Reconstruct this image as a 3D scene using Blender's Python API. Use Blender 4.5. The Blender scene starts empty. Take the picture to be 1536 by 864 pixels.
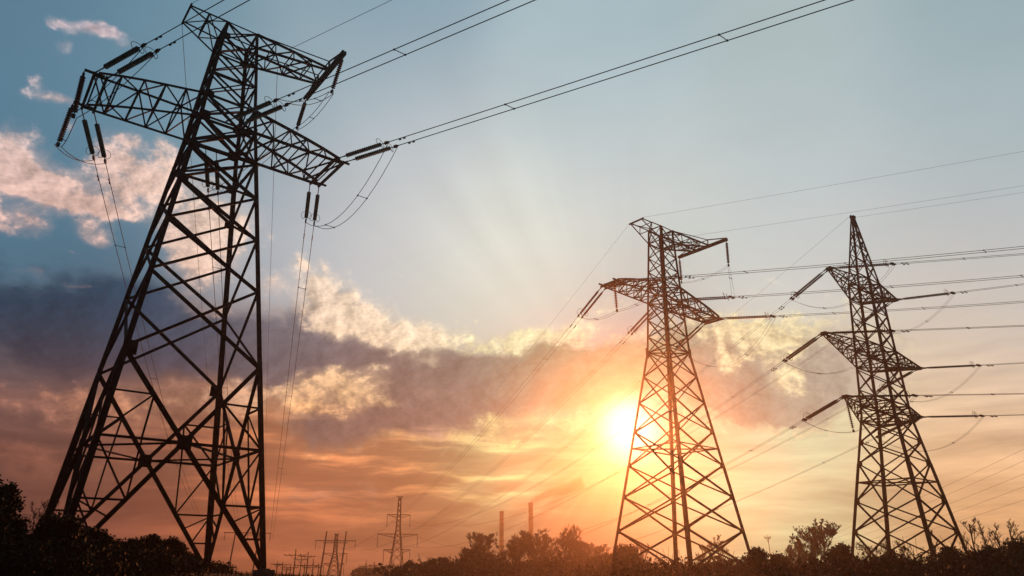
import bpy, math, random
import numpy as np
from mathutils import Vector, Matrix

random.seed(7)
rng = np.random.default_rng(11)
R = math.radians
scene = bpy.context.scene
col = scene.collection

# ------------------------------------------------------------------ camera
CAM_Z = 1.6
FPX = 1062.0                                   # focal length in pixels of the 1536 px wide photograph
PITCH = math.atan(420.0 / FPX)
cam_d = bpy.data.cameras.new('camera')
cam = bpy.data.objects.new('camera', cam_d)
col.objects.link(cam)
cam.location = (0, 0, CAM_Z)
cam.rotation_euler = (math.pi / 2 + PITCH, 0, 0)
cam_d.sensor_width = 36.0
cam_d.lens = 36.0 * FPX / 1536.0
cam_d.clip_start = 0.1
cam_d.clip_end = 5000
scene.camera = cam

def ray(px, py):
    x = (px - 768) / FPX; y = (432 - py) / FPX
    c, s = math.cos(PITCH), math.sin(PITCH)
    return np.array([x, c - s * y, s + c * y])
def at(px, py, dist):
    """world point seen at a photo pixel, at a given horizontal range"""
    v = ray(px, py)
    return v * dist / math.hypot(v[0], v[1]) + np.array([0, 0, CAM_Z])
def azel(px, py):
    v = ray(px, py); v = v / np.linalg.norm(v)
    return math.atan2(v[0], v[1]), math.asin(v[2])

# ------------------------------------------------------------------ view, sun
scene.view_settings.view_transform = 'Standard'
scene.view_settings.look = 'None'
scene.view_settings.exposure = 0
scene.view_settings.gamma = 1
scene.view_settings.use_curve_mapping = False
scene.cycles.use_denoising = True
scene.cycles.volume_bounces = 1
scene.cycles.max_bounces = 6
scene.cycles.sample_clamp_indirect = 4

SUN_AZ, SUN_EL = azel(944, 643)
SUN_V = Vector((math.sin(SUN_AZ) * math.cos(SUN_EL), math.cos(SUN_AZ) * math.cos(SUN_EL), math.sin(SUN_EL)))
SUN_E, SUN_C = 3.1, (1.0, 0.26, 0.075)
HAZE = ((.00036, .905), (.00012, .88))          # fine haze: (density, forward scattering) of its two droplet sizes
HAZE_TOP, HAZE_HALF = 41.0, 345.0
sd = bpy.data.lights.new('sun', 'SUN')
sd.energy = SUN_E
sd.angle = R(0.5)
sd.color = SUN_C
sun = bpy.data.objects.new('sun', sd)
col.objects.link(sun)
sun.location = (20, 120, 60)
sun.rotation_euler = SUN_V.to_track_quat('Z', 'Y').to_euler()

# ------------------------------------------------------------------ sky
world = bpy.data.worlds.new('World')
scene.world = world
world.use_nodes = True
world.cycles.sampling_method = 'NONE'
nt = world.node_tree
nt.nodes.clear()

def lin(c):
    return tuple(((v / 255) / 12.92 if v / 255 <= 0.04045 else (((v / 255) + 0.055) / 1.055) ** 2.4) for v in c)

def clear_air(px, py, rgb):
    """sky colour beyond the haze that, seen through the haze box, comes out as the photographed colour"""
    v = ray(px, py); v = v / np.linalg.norm(v); seen = np.array(lin(rgb))
    L = min(HAZE_HALF / max(abs(v[0]), abs(v[1])), (HAZE_TOP - CAM_Z) / max(v[2], 1e-3))
    cs = float(v @ np.array(SUN_V)); D = sum(h[0] for h in HAZE)
    ph = sum(d / D * (1 - gg * gg) / (4 * math.pi * (1 + gg * gg - 2 * gg * cs) ** 1.5) for d, gg in HAZE)
    tr = math.exp(-D * L)
    H = SUN_E * np.array(SUN_C) * np.array((.95, .87, .78)) * ph * (1 - tr) * .93
    return tuple(float(q) for q in np.maximum((seen - H) / tr, seen * .12))

class NG:
    """small helper to write shader maths as code"""
    def __init__(s, nt): s.nt = nt
    def put(s, sock, v):
        if isinstance(v, bpy.types.NodeSocket): s.nt.links.new(v, sock)
        elif isinstance(v, (int, float)):
            sock.default_value = v if sock.type == 'VALUE' else ((v,) * (4 if sock.type == 'RGBA' else 3))
        else:
            v = tuple(v); sock.default_value = v + (1,) if sock.type == 'RGBA' and len(v) == 3 else v
    def m(s, op, *a, clamp=False):
        n = s.nt.nodes.new('ShaderNodeMath'); n.operation = op; n.use_clamp = clamp
        for i, v in enumerate(a): s.put(n.inputs[i], v)
        return n.outputs[0]
    def v(s, op, *a):
        n = s.nt.nodes.new('ShaderNodeVectorMath'); n.operation = op
        for i, v in enumerate(a):
            s.put(n.inputs[i], v)
        return n.outputs['Value'] if op in ('DOT_PRODUCT', 'LENGTH', 'DISTANCE') else n.outputs['Vector']
    def scale(s, vec, f):
        n = s.nt.nodes.new('ShaderNodeVectorMath'); n.operation = 'SCALE'
        s.put(n.inputs[0], vec); s.put(n.inputs['Scale'], f); return n.outputs['Vector']
    def noise(s, vec, scale, detail=6, rough=.55, dist=0., lac=2.0):
        n = s.nt.nodes.new('ShaderNodeTexNoise'); n.inputs['Scale'].default_value = scale
        n.inputs['Detail'].default_value = detail; n.inputs['Roughness'].default_value = rough
        n.inputs['Distortion'].default_value = dist; n.inputs['Lacunarity'].default_value = lac
        s.put(n.inputs['Vector'], vec); return n.outputs['Fac'], n.outputs['Color']
    def mix(s, f, a, b):
        n = s.nt.nodes.new('ShaderNodeMix'); n.data_type = 'RGBA'; n.clamp_factor = True
        s.put(n.inputs[0], f); s.put(n.inputs[6], a); s.put(n.inputs[7], b); return n.outputs[2]
    def step(s, x, lo, hi):
        n = s.nt.nodes.new('ShaderNodeMapRange'); n.interpolation_type = 'SMOOTHSTEP'
        s.put(n.inputs[0], x); n.inputs[1].default_value = lo; n.inputs[2].default_value = hi
        return n.outputs[0]
    def xyz(s, vec):
        n = s.nt.nodes.new('ShaderNodeSeparateXYZ'); s.put(n.inputs[0], vec); return n.outputs
    def comb(s, x, y, z=0.):
        n = s.nt.nodes.new('ShaderNodeCombineXYZ')
        for i, v in enumerate((x, y, z)): s.put(n.inputs[i], v)
        return n.outputs[0]
    def gauss(s, P, px, py, rx, ry):
        a, e = azel(px, py); sx = FPX / rx; sy = FPX / ry
        q = s.v('MULTIPLY_ADD', P, (sx, sy, 0), (-a * sx, -e * sy, 0))
        return s.m('POWER', 0.36788, s.v('DOT_PRODUCT', q, q))
    def blobs(s, P, lst):
        acc = 0.0
        for b in lst:
            g = s.gauss(P, *b[:4])
            acc = s.m('MULTIPLY_ADD', g, b[4] if len(b) > 4 else 1.0, acc)
        return acc
    def field(s, P, pts, base, sig, eps=.0006):
        """colour of the air by compass direction and height: smooth blend of sky samples"""
        acc = tuple(c * eps for c in lin(base)); w = eps
        for p in pts:
            sg = p[3] if len(p) > 3 else sig
            g = s.gauss(P, p[0], p[1], sg, sg * (p[4] if len(p) > 4 else 1))
            acc = s.v('ADD', s.scale(clear_air(*p[:3]), g), acc); w = s.m('ADD', w, g)
        return s.scale(acc, s.m('DIVIDE', 1.0, w))

g = NG(nt)
tc = nt.nodes.new('ShaderNodeTexCoord')
D = tc.outputs['Generated']
dx, dy, dz = g.xyz(g.v('NORMALIZE', D))
AZ = g.m('ARCTAN2', dx, dy)
EL = g.m('ARCSINE', dz)
P0 = g.comb(AZ, EL)
# two scales of warping make cloud outlines ragged
w1 = g.v('SUBTRACT', g.noise(P0, 5.5, 4, .6)[1], (.5, .5, .5))
w2 = g.v('SUBTRACT', g.noise(P0, 19, 5, .62)[1], (.5, .5, .5))
PW = g.v('MULTIPLY_ADD', w1, (.10, .075, 0), P0)
PW = g.v('MULTIPLY_ADD', w2, (.045, .034, 0), PW)
PS = g.v('MULTIPLY_ADD', w1, (.05, .03, 0), P0)

air = [
 (30, 15, (90, 121, 142)), (40, 180, (92, 128, 150)), (40, 320, (84, 122, 144)), (120, 400, (62, 98, 120)), (260, 60, (102, 136, 155)), (260, 200, (120, 150, 166)),
 (600, 13, (129, 156, 171)), (620, 200, (184, 193, 199)), (600, 340, (208, 204, 201)), (430, 330, (176, 178, 184)), (440, 140, (148, 168, 178)),
 (900, 40, (158, 180, 188)), (1200, 55, (171, 185, 187)), (1500, 20, (146, 168, 174)), (900, 250, (204, 206, 205)), (880, 140, (178, 194, 199)),
 (1200, 240, (187, 196, 199)), (1500, 250, (178, 188, 192)), (1500, 130, (163, 180, 185)), (780, 380, (240, 236, 222)), (1020, 390, (218, 210, 200)),
 (1250, 390, (204, 202, 198)), (1500, 390, (190, 192, 194)), (1500, 490, (208, 192, 180)), (1420, 590, (228, 196, 162)), (1500, 710, (240, 180, 118)),
 (1450, 800, (196, 124, 74)), (1180, 700, (255, 238, 190)), (1150, 800, (232, 168, 100)), (860, 740, (238, 174, 112)),
 (750, 805, (168, 84, 42)), (470, 800, (170, 82, 46)), (230, 790, (132, 68, 44)), (30, 760, (98, 56, 46)),
 (60, 610, (114, 78, 68)), (220, 640, (122, 82, 64)), (470, 700, (190, 126, 88)), (660, 690, (200, 140, 92)), (760, 700, (254, 240, 165), 75), (620, 780, (172, 96, 62)),
 (950, 560, (244, 200, 146)), (760, 470, (222, 206, 186)),
]
AIR = g.field(P0, air, (50, 66, 88), 135)

dark_pts = [(60, 450, (36, 62, 86)), (60, 540, (42, 46, 58)), (260, 470, (58, 74, 96)), (420, 540, (92, 78, 84)), (480, 460, (138, 124, 128)),
 (600, 600, (150, 110, 98)), (720, 570, (172, 130, 112)), (850, 555, (230, 176, 122)), (920, 550, (246, 200, 134)), (560, 660, (164, 110, 86)),
 (1120, 560, (204, 156, 126)), (1220, 540, (222, 188, 166)), (40, 680, (138, 84, 62)), (250, 690, (130, 80, 58)), (1120, 620, (208, 152, 108))]
DARK = g.field(P0, dark_pts, (70, 75, 90), 110)
lit_pts = [(40, 220, (238, 202, 184)), (200, 260, (234, 200, 184)), (30, 330, (214, 168, 156)), (150, 345, (222, 178, 162)), (150, 55, (196, 176, 180)), (70, 150, (176, 168, 178)),
 (320, 330, (236, 208, 188)), (330, 470, (224, 180, 158)), (480, 440, (240, 214, 190)), (600, 500, (252, 226, 196)), (800, 510, (255, 228, 180)), (520, 590, (240, 184, 128)),
 (860, 634, (285, 245, 175), 60), (740, 645, (252, 206, 134)), (690, 700, (244, 188, 120)), (840, 690, (255, 222, 140)), (590, 715, (226, 160, 106)), (1100, 490, (255, 226, 176)), (1190, 560, (252, 216, 164)), (230, 600, (178, 122, 90)), (60, 590, (160, 108, 90)), (500, 690, (222, 150, 98))]
LIT = g.field(P0, lit_pts, (190, 170, 165), 95)

bank = [(40, 480, 190, 62, 1.0), (230, 490, 120, 66, .9), (400, 535, 110, 42, .9), (470, 470, 46, 60, .8),
 (560, 585, 120, 62, 1.2), (700, 585, 140, 58, 1.25), (500, 640, 70, 30, .7), (640, 625, 80, 26, .6), (830, 555, 100, 40, 1.0), (900, 560, 60, 34, .5),
 (1110, 565, 130, 56, 1.35), (1190, 600, 100, 36, 1.1), (1060, 520, 80, 46, .9), (1240, 545, 90, 46, 1.0), (900, 555, 80, 40, .8), (40, 680, 130, 28, .55), (220, 690, 130, 22, .45), (470, 740, 140, 16, .4)]
puff = [(8, 228, 46, 34, .95), (40, 264, 46, 26, .95), (100, 284, 50, 26, .95), (60, 275, 40, 16, .6), (165, 240, 26, 38, .85), (210, 268, 38, 24, .9), (140, 300, 40, 10, .6), (185, 215, 18, 10, .5),
 (20, 326, 40, 17, .9), (150, 343, 24, 15, .85), (205, 318, 20, 8, .5), (170, 58, 34, 11, 1.0), (125, 46, 30, 9, .95), (98, 42, 16, 7, .7), (75, 150, 34, 10, .9), (105, 72, 14, 9, .75), (55, 120, 10, 8, .6), (92, 195, 9, 9, .6), (40, 404, 26, 7, .5), (115, 425, 18, 6, .5), (118, 375, 14, 4, .4),
 (280, 300, 44, 56, .75), (340, 330, 54, 54, .8), (310, 400, 54, 46, .75), (405, 428, 20, 16, .8), (330, 470, 50, 20, .5), (250, 240, 30, 26, .5),
 (462, 425, 34, 34, 1.05), (505, 445, 52, 34, 1.1), (520, 500, 40, 16, .6), (480, 490, 24, 14, .4), (545, 480, 52, 32, 1.05), (600, 508, 50, 26, 1.05), (650, 505, 50, 22, .9), (710, 512, 40, 13, .6), (785, 512, 56, 18, 1.1), (840, 505, 40, 14, .8),
 (870, 490, 46, 16, .75), (900, 460, 50, 20, .5), (520, 588, 52, 26, 1.0), (480, 572, 30, 16, .7), (560, 610, 26, 8, .5),
 (855, 636, 34, 14, 1.5), (735, 640, 34, 14, .9), (790, 662, 60, 10, .7), (560, 560, 20, 8, .5), (640, 545, 24, 8, .6), (450, 600, 26, 16, .6), (440, 395, 14, 12, .6), (1100, 478, 70, 24, .9), (1160, 498, 56, 28, 1.0), (1215, 510, 50, 20, .7), (1180, 565, 28, 28, .9), (1095, 540, 20, 24, .7),
 (70, 600, 120, 20, .75), (300, 600, 150, 28, .8), (200, 640, 120, 12, .4), (480, 680, 60, 8, .5), (440, 660, 40, 6, .4)]

ds = g.v('SUBTRACT', P0, (SUN_AZ, SUN_EL, 0))
to_sun = g.v('NORMALIZE', ds)
PN = g.v('MULTIPLY', PS, (1, 1.3, 1))
n_det = g.noise(PN, 12, 8, .62, .2)[0]
n_off = g.noise(g.v('ADD', PN, g.scale(to_sun, -.014)), 12, 6, .62, .2)[0]
relief = g.m('SUBTRACT', n_det, n_off)            # clouds catch light on the side that faces the sun
PF = g.v('MULTIPLY', P0, (1, 1.35, 1))
n_fine = g.noise(PF, 44, 5, .62)[0]
n_foff = g.noise(g.v('ADD', PF, g.scale(to_sun, -.005)), 44, 4, .62)[0]
relief = g.m('MULTIPLY_ADD', g.m('SUBTRACT', n_fine, n_foff), .45, relief)
nd = g.m('ADD', g.m('MULTIPLY', g.m('SUBTRACT', n_det, .5), 1.9), g.m('MULTIPLY', g.m('SUBTRACT', n_fine, .5), .85))

Bk = g.m('ADD', g.blobs(PW, bank), g.m('MULTIPLY', nd, .85))
bank_a = g.m('MULTIPLY', g.step(Bk, .15, .95), g.step(g.blobs(P0, bank), .03, .3))
Pf = g.m('ADD', g.blobs(PW, puff), g.m('MULTIPLY', nd, 1.5))
puff_a = g.step(Pf, .36, 1.15)
soft = g.m('MULTIPLY', g.step(g.m('ADD', g.blobs(PW, puff), g.m('MULTIPLY', nd, .55)), .15, 1.2), .62)
puff_a = g.m('MAXIMUM', puff_a, soft)
puff_a = g.m('MULTIPLY', puff_a, g.step(g.blobs(PS, puff), .06, .34))
puff_core = g.step(Pf, .7, 1.5)

# streaks of thin high layers near the horizon
st = g.noise(g.v('MULTIPLY', PS, (2.2, 17, 1)), 2.4, 6, .55)[0]
st_mask = g.step(EL, .34, .10)
streak = g.m('MULTIPLY', g.m('SUBTRACT', st, .5), st_mask)
AIR2 = g.scale(AIR, g.m('MULTIPLY_ADD', streak, 1.5, 1.0))
# faint unevenness of the clear blue
AIR2 = g.scale(AIR2, g.m('MULTIPLY_ADD', g.m('SUBTRACT', g.noise(g.v('MULTIPLY', PS, (1, 2.2, 1)), 4, 7, .62)[0], .5), .17, 1.0))

dk = g.scale(DARK, g.m('MAXIMUM', g.m('ADD', g.m('MULTIPLY_ADD', nd, .22, 1.0), g.m('MULTIPLY', relief, 1.5)), .3))
C1 = g.mix(g.m('MULTIPLY', bank_a, .93), AIR2, dk)
rim = g.m('MULTIPLY', g.step(Bk, .16, .46), g.step(Bk, .84, .5))
rim = g.m('MULTIPLY', g.m('MULTIPLY', rim, g.step(n_fine, .36, .6)), g.m('ADD', g.gauss(P0, 720, 530, 260, 120), g.m('MULTIPLY', g.gauss(P0, 1150, 560, 160, 110), .9)))
C1 = g.mix(g.m('MULTIPLY', rim, .8), C1, g.scale(LIT, g.m('MAXIMUM', g.m('MULTIPLY_ADD', relief, 2.2, 1.0), .6)))
lt = g.mix(g.m('MULTIPLY', puff_core, .30), LIT, g.scale(LIT, .75))
lt = g.scale(lt, g.m('MAXIMUM', g.m('MULTIPLY_ADD', relief, 2.6, 1.04), .5))
C2 = g.mix(g.m('MULTIPLY', puff_a, .95), C1, lt)

# sun behind thin cloud, and beams fanning out below the bank
sa, se = SUN_AZ, SUN_EL
sx, sy, _ = g.xyz(ds)
ang = g.m('ARCTAN2', sx, g.m('MULTIPLY', sy, -1.0))
rad = g.v('LENGTH', ds)
beam = g.noise(g.comb(g.m('MULTIPLY', ang, 1.0), 3.7), 7.0, 3, .5)[0]
bm = g.m('MULTIPLY', g.gauss(P0, 740, 745, 190, 62), 1.0)
bfac = g.m('MULTIPLY_ADD', g.m('MULTIPLY', g.m('SUBTRACT', beam, .45), bm), 3.0, 1.0)
gold = g.m('MULTIPLY', g.step(st, .47, .66), g.m('ADD', g.gauss(P0, 720, 700, 170, 55), g.m('MULTIPLY', g.gauss(P0, 380, 700, 260, 90), .55)))
C2 = g.v('MULTIPLY', C2, g.v('ADD', g.scale((1.5, 1.2, .75), gold), (1, 1, 1)))
bfac = g.m('ADD', bfac, g.m('MULTIPLY', g.m('MULTIPLY', g.m('SUBTRACT', beam, .5), g.gauss(P0, 720, 330, 300, 140)), .24))
C3 = g.scale(C2, bfac)
def halo(k, col_, amp):
    e = g.m('POWER', 0.36788, g.m('MULTIPLY', rad, k))
    return g.scale(col_, g.m('MULTIPLY', e, amp))
C3 = g.v('ADD', C3, halo(45, (1.0, .8, .5), .5))
core = g.step(rad, .06, .0)
C3 = g.v('ADD', C3, g.scale((1.2, 1.1, .8), core))
# behind and above the photographer, the plain evening sky
nish = nt.nodes.new('ShaderNodeTexSky')
nish.sky_type = 'NISHITA'; nish.sun_disc = False
nish.sun_elevation = SUN_EL; nish.sun_rotation = SUN_AZ
nish.dust_density = 2.0
front = g.step(g.m('ABSOLUTE', AZ), 1.5, .85)
up = g.step(EL, 1.25, .95)
vis = g.m('MULTIPLY', front, up)
back = g.scale(nish.outputs[0], .008)
SKY = g.mix(vis, back, C3)
SKY = g.mix(g.step(EL, .0, -.06), SKY, (.05, .022, .012))
bg = nt.nodes.new('ShaderNodeBackground')
bg.inputs['Strength'].default_value = 1.0
nt.links.new(SKY, bg.inputs['Color'])
out = nt.nodes.new('ShaderNodeOutputWorld')
nt.links.new(bg.outputs[0], out.inputs['Surface'])

# ------------------------------------------------------------------ materials
def mat(name, base, rough=.6, metal=0., var=.35, scale=3., transmission=0., spec=.12):
    m = bpy.data.materials.new(name); m.use_nodes = True
    n = m.node_tree; b = n.nodes['Principled BSDF']; h = NG(n)
    t = n.nodes.new('ShaderNodeTexCoord')
    f, _ = h.noise(t.outputs['Object'], scale, 6, .65)
    c = h.mix(h.step(f, .3, .7), tuple(v * (1 - var) for v in base), tuple(min(1, v * (1 + var)) for v in base))
    n.links.new(c, b.inputs['Base Color'])
    b.inputs['Roughness'].default_value = rough; b.inputs['Metallic'].default_value = metal
    b.inputs['Specular IOR Level'].default_value = spec
    if transmission: b.inputs['Transmission Weight'].default_value = transmission
    return m
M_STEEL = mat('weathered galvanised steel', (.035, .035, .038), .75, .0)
M_WIRE = mat('stranded aluminium', (.05, .05, .05), .7, 0.)
M_GLASS = mat('green insulator glass', (.04, .10, .075), .25, 0., .2, 9., .25, .5)
M_PORC = mat('brown glazed insulator', (.10, .055, .035), .3, 0., .2, 9.)
M_FIT = mat('forged fittings', (.07, .07, .07), .6)
M_CONC = mat('weathered concrete', (.28, .27, .25), .9)
M_BARK = mat('bark', (.07, .05, .038), .9, 0., .4, 6.)
M_LEAF = mat('dark leaves', (.03, .042, .018), .7, 0., .5, 1.5)
M_LEAF2 = mat('dry brown leaves', (.032, .026, .015), .7, 0., .5, 1.5)
M_SOIL = mat('dry grassland soil', (.06, .045, .03), .95, 0., .5, .6)
M_GRASS = mat('dry grass', (.08, .07, .03), .8, 0., .4, .8)
M_WOOD = mat('creosoted timber', (.06, .045, .035), .9, 0., .4, 3.)
M_BRICK = mat('sooty chimney brick', (.22, .14, .11), .9, 0., .3, .4)

# ------------------------------------------------------------------ mesh helpers
class MB:
    def __init__(s): s.v = []; s.f = []
    def add(s, vs, fs):
        o = len(s.v); s.v += [tuple(map(float, v)) for v in vs]; s.f += [tuple(i + o for i in f) for f in fs]
    @staticmethod
    def frame(p, q, ref=None):
        d = np.array(q, float) - np.array(p, float); L = np.linalg.norm(d); d = d / max(L, 1e-9)
        r = np.array(ref if ref is not None else (0, 0, 1), float)
        if abs(d @ r / max(np.linalg.norm(r), 1e-9)) > .95: r = np.array((1., .2, 0))
        u = np.cross(r, d); u /= np.linalg.norm(u); w = np.cross(d, u)
        return d, u, w
    def prism(s, p, q, prof, ref=None, u=None, w=None):
        p = np.array(p, float); q = np.array(q, float)
        if u is None: _, u, w = s.frame(p, q, ref)
        n = len(prof)
        vs = [p + u * a + w * b for a, b in prof] + [q + u * a + w * b for a, b in prof]
        fs = [(i, (i + 1) % n, n + (i + 1) % n, n + i) for i in range(n)] + [tuple(range(n))[::-1], tuple(range(n, 2 * n))]
        s.add(vs, fs)
    def angle(s, p, q, w, t=None, ref=None, u=None, wv=None):
        """rolled steel angle"""
        w = w * 1.22
        t = t or max(.012, w * .14); h = w * .35
        prof = [(-h, -h), (w - h, -h), (w - h, t - h), (t - h, t - h), (t - h, w - h), (-h, w - h)]
        s.prism(p, q, prof, ref, u, wv)
    def bar(s, p, q, w, h=None, ref=None):
        h = h or w
        s.prism(p, q, [(-w / 2, -h / 2), (w / 2, -h / 2), (w / 2, h / 2), (-w / 2, h / 2)], ref)
    def tube(s, pts, r, n=6, r2=None, caps=True):
        pts = [np.array(p, float) for p in pts]; N = len(pts); vs = []; u0 = None
        for i, p in enumerate(pts):
            d = pts[min(i + 1, N - 1)] - pts[max(i - 1, 0)]; d /= max(np.linalg.norm(d), 1e-9)
            if u0 is None:
                rr = np.array((0, 0, 1.)) if abs(d[2]) < .9 else np.array((1., 0, 0)); u0 = np.cross(rr, d)
            u = u0 - d * (u0 @ d); u /= max(np.linalg.norm(u), 1e-9); u0 = u; w = np.cross(d, u)
            ra = r if r2 is None else r + (r2 - r) * i / (N - 1)
            for k in range(n):
                a = 2 * math.pi * k / n; vs.append(p + u * ra * math.cos(a) + w * ra * math.sin(a))
        fs = [(i * n + k, i * n + (k + 1) % n, (i + 1) * n + (k + 1) % n, (i + 1) * n + k) for i in range(N - 1) for k in range(n)]
        if caps: fs += [tuple(range(n))[::-1], tuple(range((N - 1) * n, N * n))]
        s.add(vs, fs)
    def lathe(s, prof, n=10):
        """profile of (radius, z) round local Z"""
        vs = [(r * math.cos(2 * math.pi * k / n), r * math.sin(2 * math.pi * k / n), z) for r, z in prof for k in range(n)]
        N = len(prof)
        fs = [(i * n + k, i * n + (k + 1) % n, (i + 1) * n + (k + 1) % n, (i + 1) * n + k) for i in range(N - 1) for k in range(n)]
        s.add(vs, fs + [tuple(range(n))[::-1], tuple(range((N - 1) * n, N * n))])
    def box(s, c, sx, sy, sz):
        x, y, z = c
        vs = [(x + a * sx / 2, y + b * sy / 2, z + d * sz / 2) for d in (-1, 1) for a, b in ((-1, -1), (1, -1), (1, 1), (-1, 1))]
        s.add(vs, [(3, 2, 1, 0), (4, 5, 6, 7), (0, 1, 5, 4), (1, 2, 6, 5), (2, 3, 7, 6), (3, 0, 4, 7)])
    def quads(s, c, u, w):
        """many separate small quads from numpy arrays"""
        o = len(s.v); n = len(c)
        a = np.stack([c - u - w, c + u - w, c + u + w, c - u + w], 1).reshape(-1, 3)
        s.v += a.tolist(); s.f += (np.arange(4 * n).reshape(n, 4) + o).tolist()
    def build(s, name, material, parent=None, lean=None):
        me = bpy.data.meshes.new(name)
        me.from_pydata(s.v, [], s.f); me.update()
        me.materials.append(material)
        o = bpy.data.objects.new(name, me); col.objects.link(o)
        if parent is not None: o.parent = parent
        return o
def tag(o, label=None, cat=None, group=None, kind=None):
    if label: o['label'] = label
    if cat: o['category'] = cat
    if group: o['group'] = group
    if kind: o['kind'] = kind
    return o
def empty(name, loc, label, cat, group=None, rotz=0):
    o = bpy.data.objects.new(name, None); col.objects.link(o)
    o.location = loc; o.rotation_euler = (0, 0, rotz); o.empty_display_size = .5
    return tag(o, label, cat, group)

# ------------------------------------------------------------------ ground
def sstep(x, a, b):
    t = min(1, max(0, (x - a) / (b - a))); return t * t * (3 - 2 * t)
def ground_z(x, y):
    r = math.hypot(x, y)
    far = -1.4 * sstep(r, 12, 50) - 1.2 * sstep(r, 120, 330)
    G = math.exp(-((x + 21) ** 2 + (y - 43) ** 2) / (2 * 20 ** 2))
    z = far * (1 - G) + 1.36 * G
    return z + .10 * math.sin(x * .31 + 1) * math.sin(y * .27) + .05 * math.sin(x * .9) * math.sin(y * 1.1 + 2)
def make_ground():
    mb = MB(); nr, na = 70, 160
    radii = [0] + [1.0 * (338 / 1.0) ** (i / (nr - 1)) for i in range(nr)]
    vs = [(0, 0, ground_z(0, 0))]
    for r in radii[1:]:
        for k in range(na):
            a = 2 * math.pi * k / na; x, y = r * math.cos(a), r * math.sin(a); vs.append((x, y, ground_z(x, y)))
    fs = [(0, 1 + k, 1 + (k + 1) % na) for k in range(na)]
    for i in range(nr - 1):
        o = 1 + i * na
        fs += [(o + k, o + na + k, o + na + (k + 1) % na, o + (k + 1) % na) for k in range(na)]
    mb.add(vs, fs)
    o = mb.build('ground', M_SOIL)
    for p in o.data.polygons: p.use_smooth = True
    tag(o, kind='structure')
make_ground()

# ------------------------------------------------------------------ towers
def lerp(a, b, t): return np.array(a, float) + (np.array(b, float) - np.array(a, float)) * t

class Tower:
    """lattice tower in its own axes: x along the crossarms, y along the outgoing line, z up"""
    def __init__(s, X, Y, yaw, zb, lean, profile, label, group):
        s.base = np.array([X, Y, zb + CAM_Z]); s.rot = math.pi / 2 - yaw; s.prof = profile
        s.lean = lean * math.cos(s.rot), -lean * math.sin(s.rot)
        s.root = empty('lattice_pylon', s.base, label, 'pylon', group, s.rot)
    def hw(s, z):
        p = s.prof
        for (z0, a0, l0), (z1, a1, l1) in zip(p, p[1:]):
            if z <= z1 or (z1 == p[-1][0]):
                t = (z - z0) / (z1 - z0); return a0 + (a1 - a0) * t, l0 + (l1 - l0) * t
    def P(s, sa, sl, z):
        a, l = s.hw(z); return np.array([a * sa, l * sl, z])
    def W(s, p):
        """local to world"""
        x, y, z = p; x += s.lean[0] * z; y += s.lean[1] * z
        c, n = math.cos(s.rot), math.sin(s.rot)
        return s.base + np.array([c * x - n * y, n * x + c * y, z])
    def part(s, mb, name, material=None, parent=None):
        mb.v = [(x + s.lean[0] * z, y + s.lean[1] * z, z) for x, y, z in mb.v]
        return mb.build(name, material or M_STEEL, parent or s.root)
    def legs(s, zs, wl, wu, foot=.6):
        for sa in (-1, 1):
            for sl in (-1, 1):
                mb = MB()
                pts = [s.P(sa, sl, z) for z in zs]
                for p, q in zip(pts, pts[1:]):
                    w = wl + (wu - wl) * (p[2] / zs[-1])
                    mb.angle(p, q, w, w * .16, u=np.array([-sa, 0, 0.]), wv=np.array([0, -sl, 0.]))
                leg = s.part(mb, 'leg')
                f = MB(); b = s.P(sa, sl, 0)
                f.box((b[0], b[1], -.35), .9, .9, 1.0); f.box((b[0], b[1], .18), .5, .5, .08)
                s.part(f, 'footing', M_CONC, leg)
    FACES = (((-1, -1), (1, -1)), ((1, -1), (1, 1)), ((1, 1), (-1, 1)), ((-1, 1), (-1, -1)))
    def gusset(s, p, n, w, h, face=None):
        mb = MB(); n = np.array(n, float)
        u = np.cross((0, 0, 1.), n); u /= np.linalg.norm(u)
        mb.prism(np.array(p) - n * .015, np.array(p) + n * .015, [(-w / 2, -h / 2), (-w / 2, h / 2 - .1), (-w / 2 + .12, h / 2), (w / 2 - .12, h / 2), (w / 2, h / 2 - .1), (w / 2, -h / 2)], u=u, w=np.array([0, 0, 1.]))
        return s.part(mb, 'gusset_plate', None, face)

def arm_truss(T, mb, roots, tips, n, wc, wb, top_bend=None):
    """roots/tips: 4 points bottom near, bottom far, top near, top far (tips may coincide)"""
    B = [[lerp(roots[i], tips[i], k / n) for k in range(n + 1)] for i in range(4)]
    if top_bend:
        for i in (2, 3):
            for k in range(n + 1): B[i][k][2] += top_bend * math.sin(math.pi * (k / n) ** 1.6)
    for i in range(4):
        for k in range(n): mb.angle(B[i][k], B[i][k + 1], wc)
    for k in range(n):
        for (i, j) in ((0, 1), (0, 2), (1, 3), (2, 3)):
            if k > 0 and np.linalg.norm(B[i][k] - B[j][k]) > .15: mb.angle(B[i][k], B[j][k], wb)
            if i == 2 and k % 2: continue
            p, q = (B[i][k], B[j][k + 1]) if k % 2 else (B[j][k], B[i][k + 1])
            if k < n - 1 or (i, j) in ((0, 1), (2, 3)): mb.angle(p, q, wb)
        mb.angle(B[1][k] if k % 2 == 0 else B[0][k], B[0][k + 1] if k % 2 == 0 else B[1][k + 1], wb)
    return B

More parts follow.
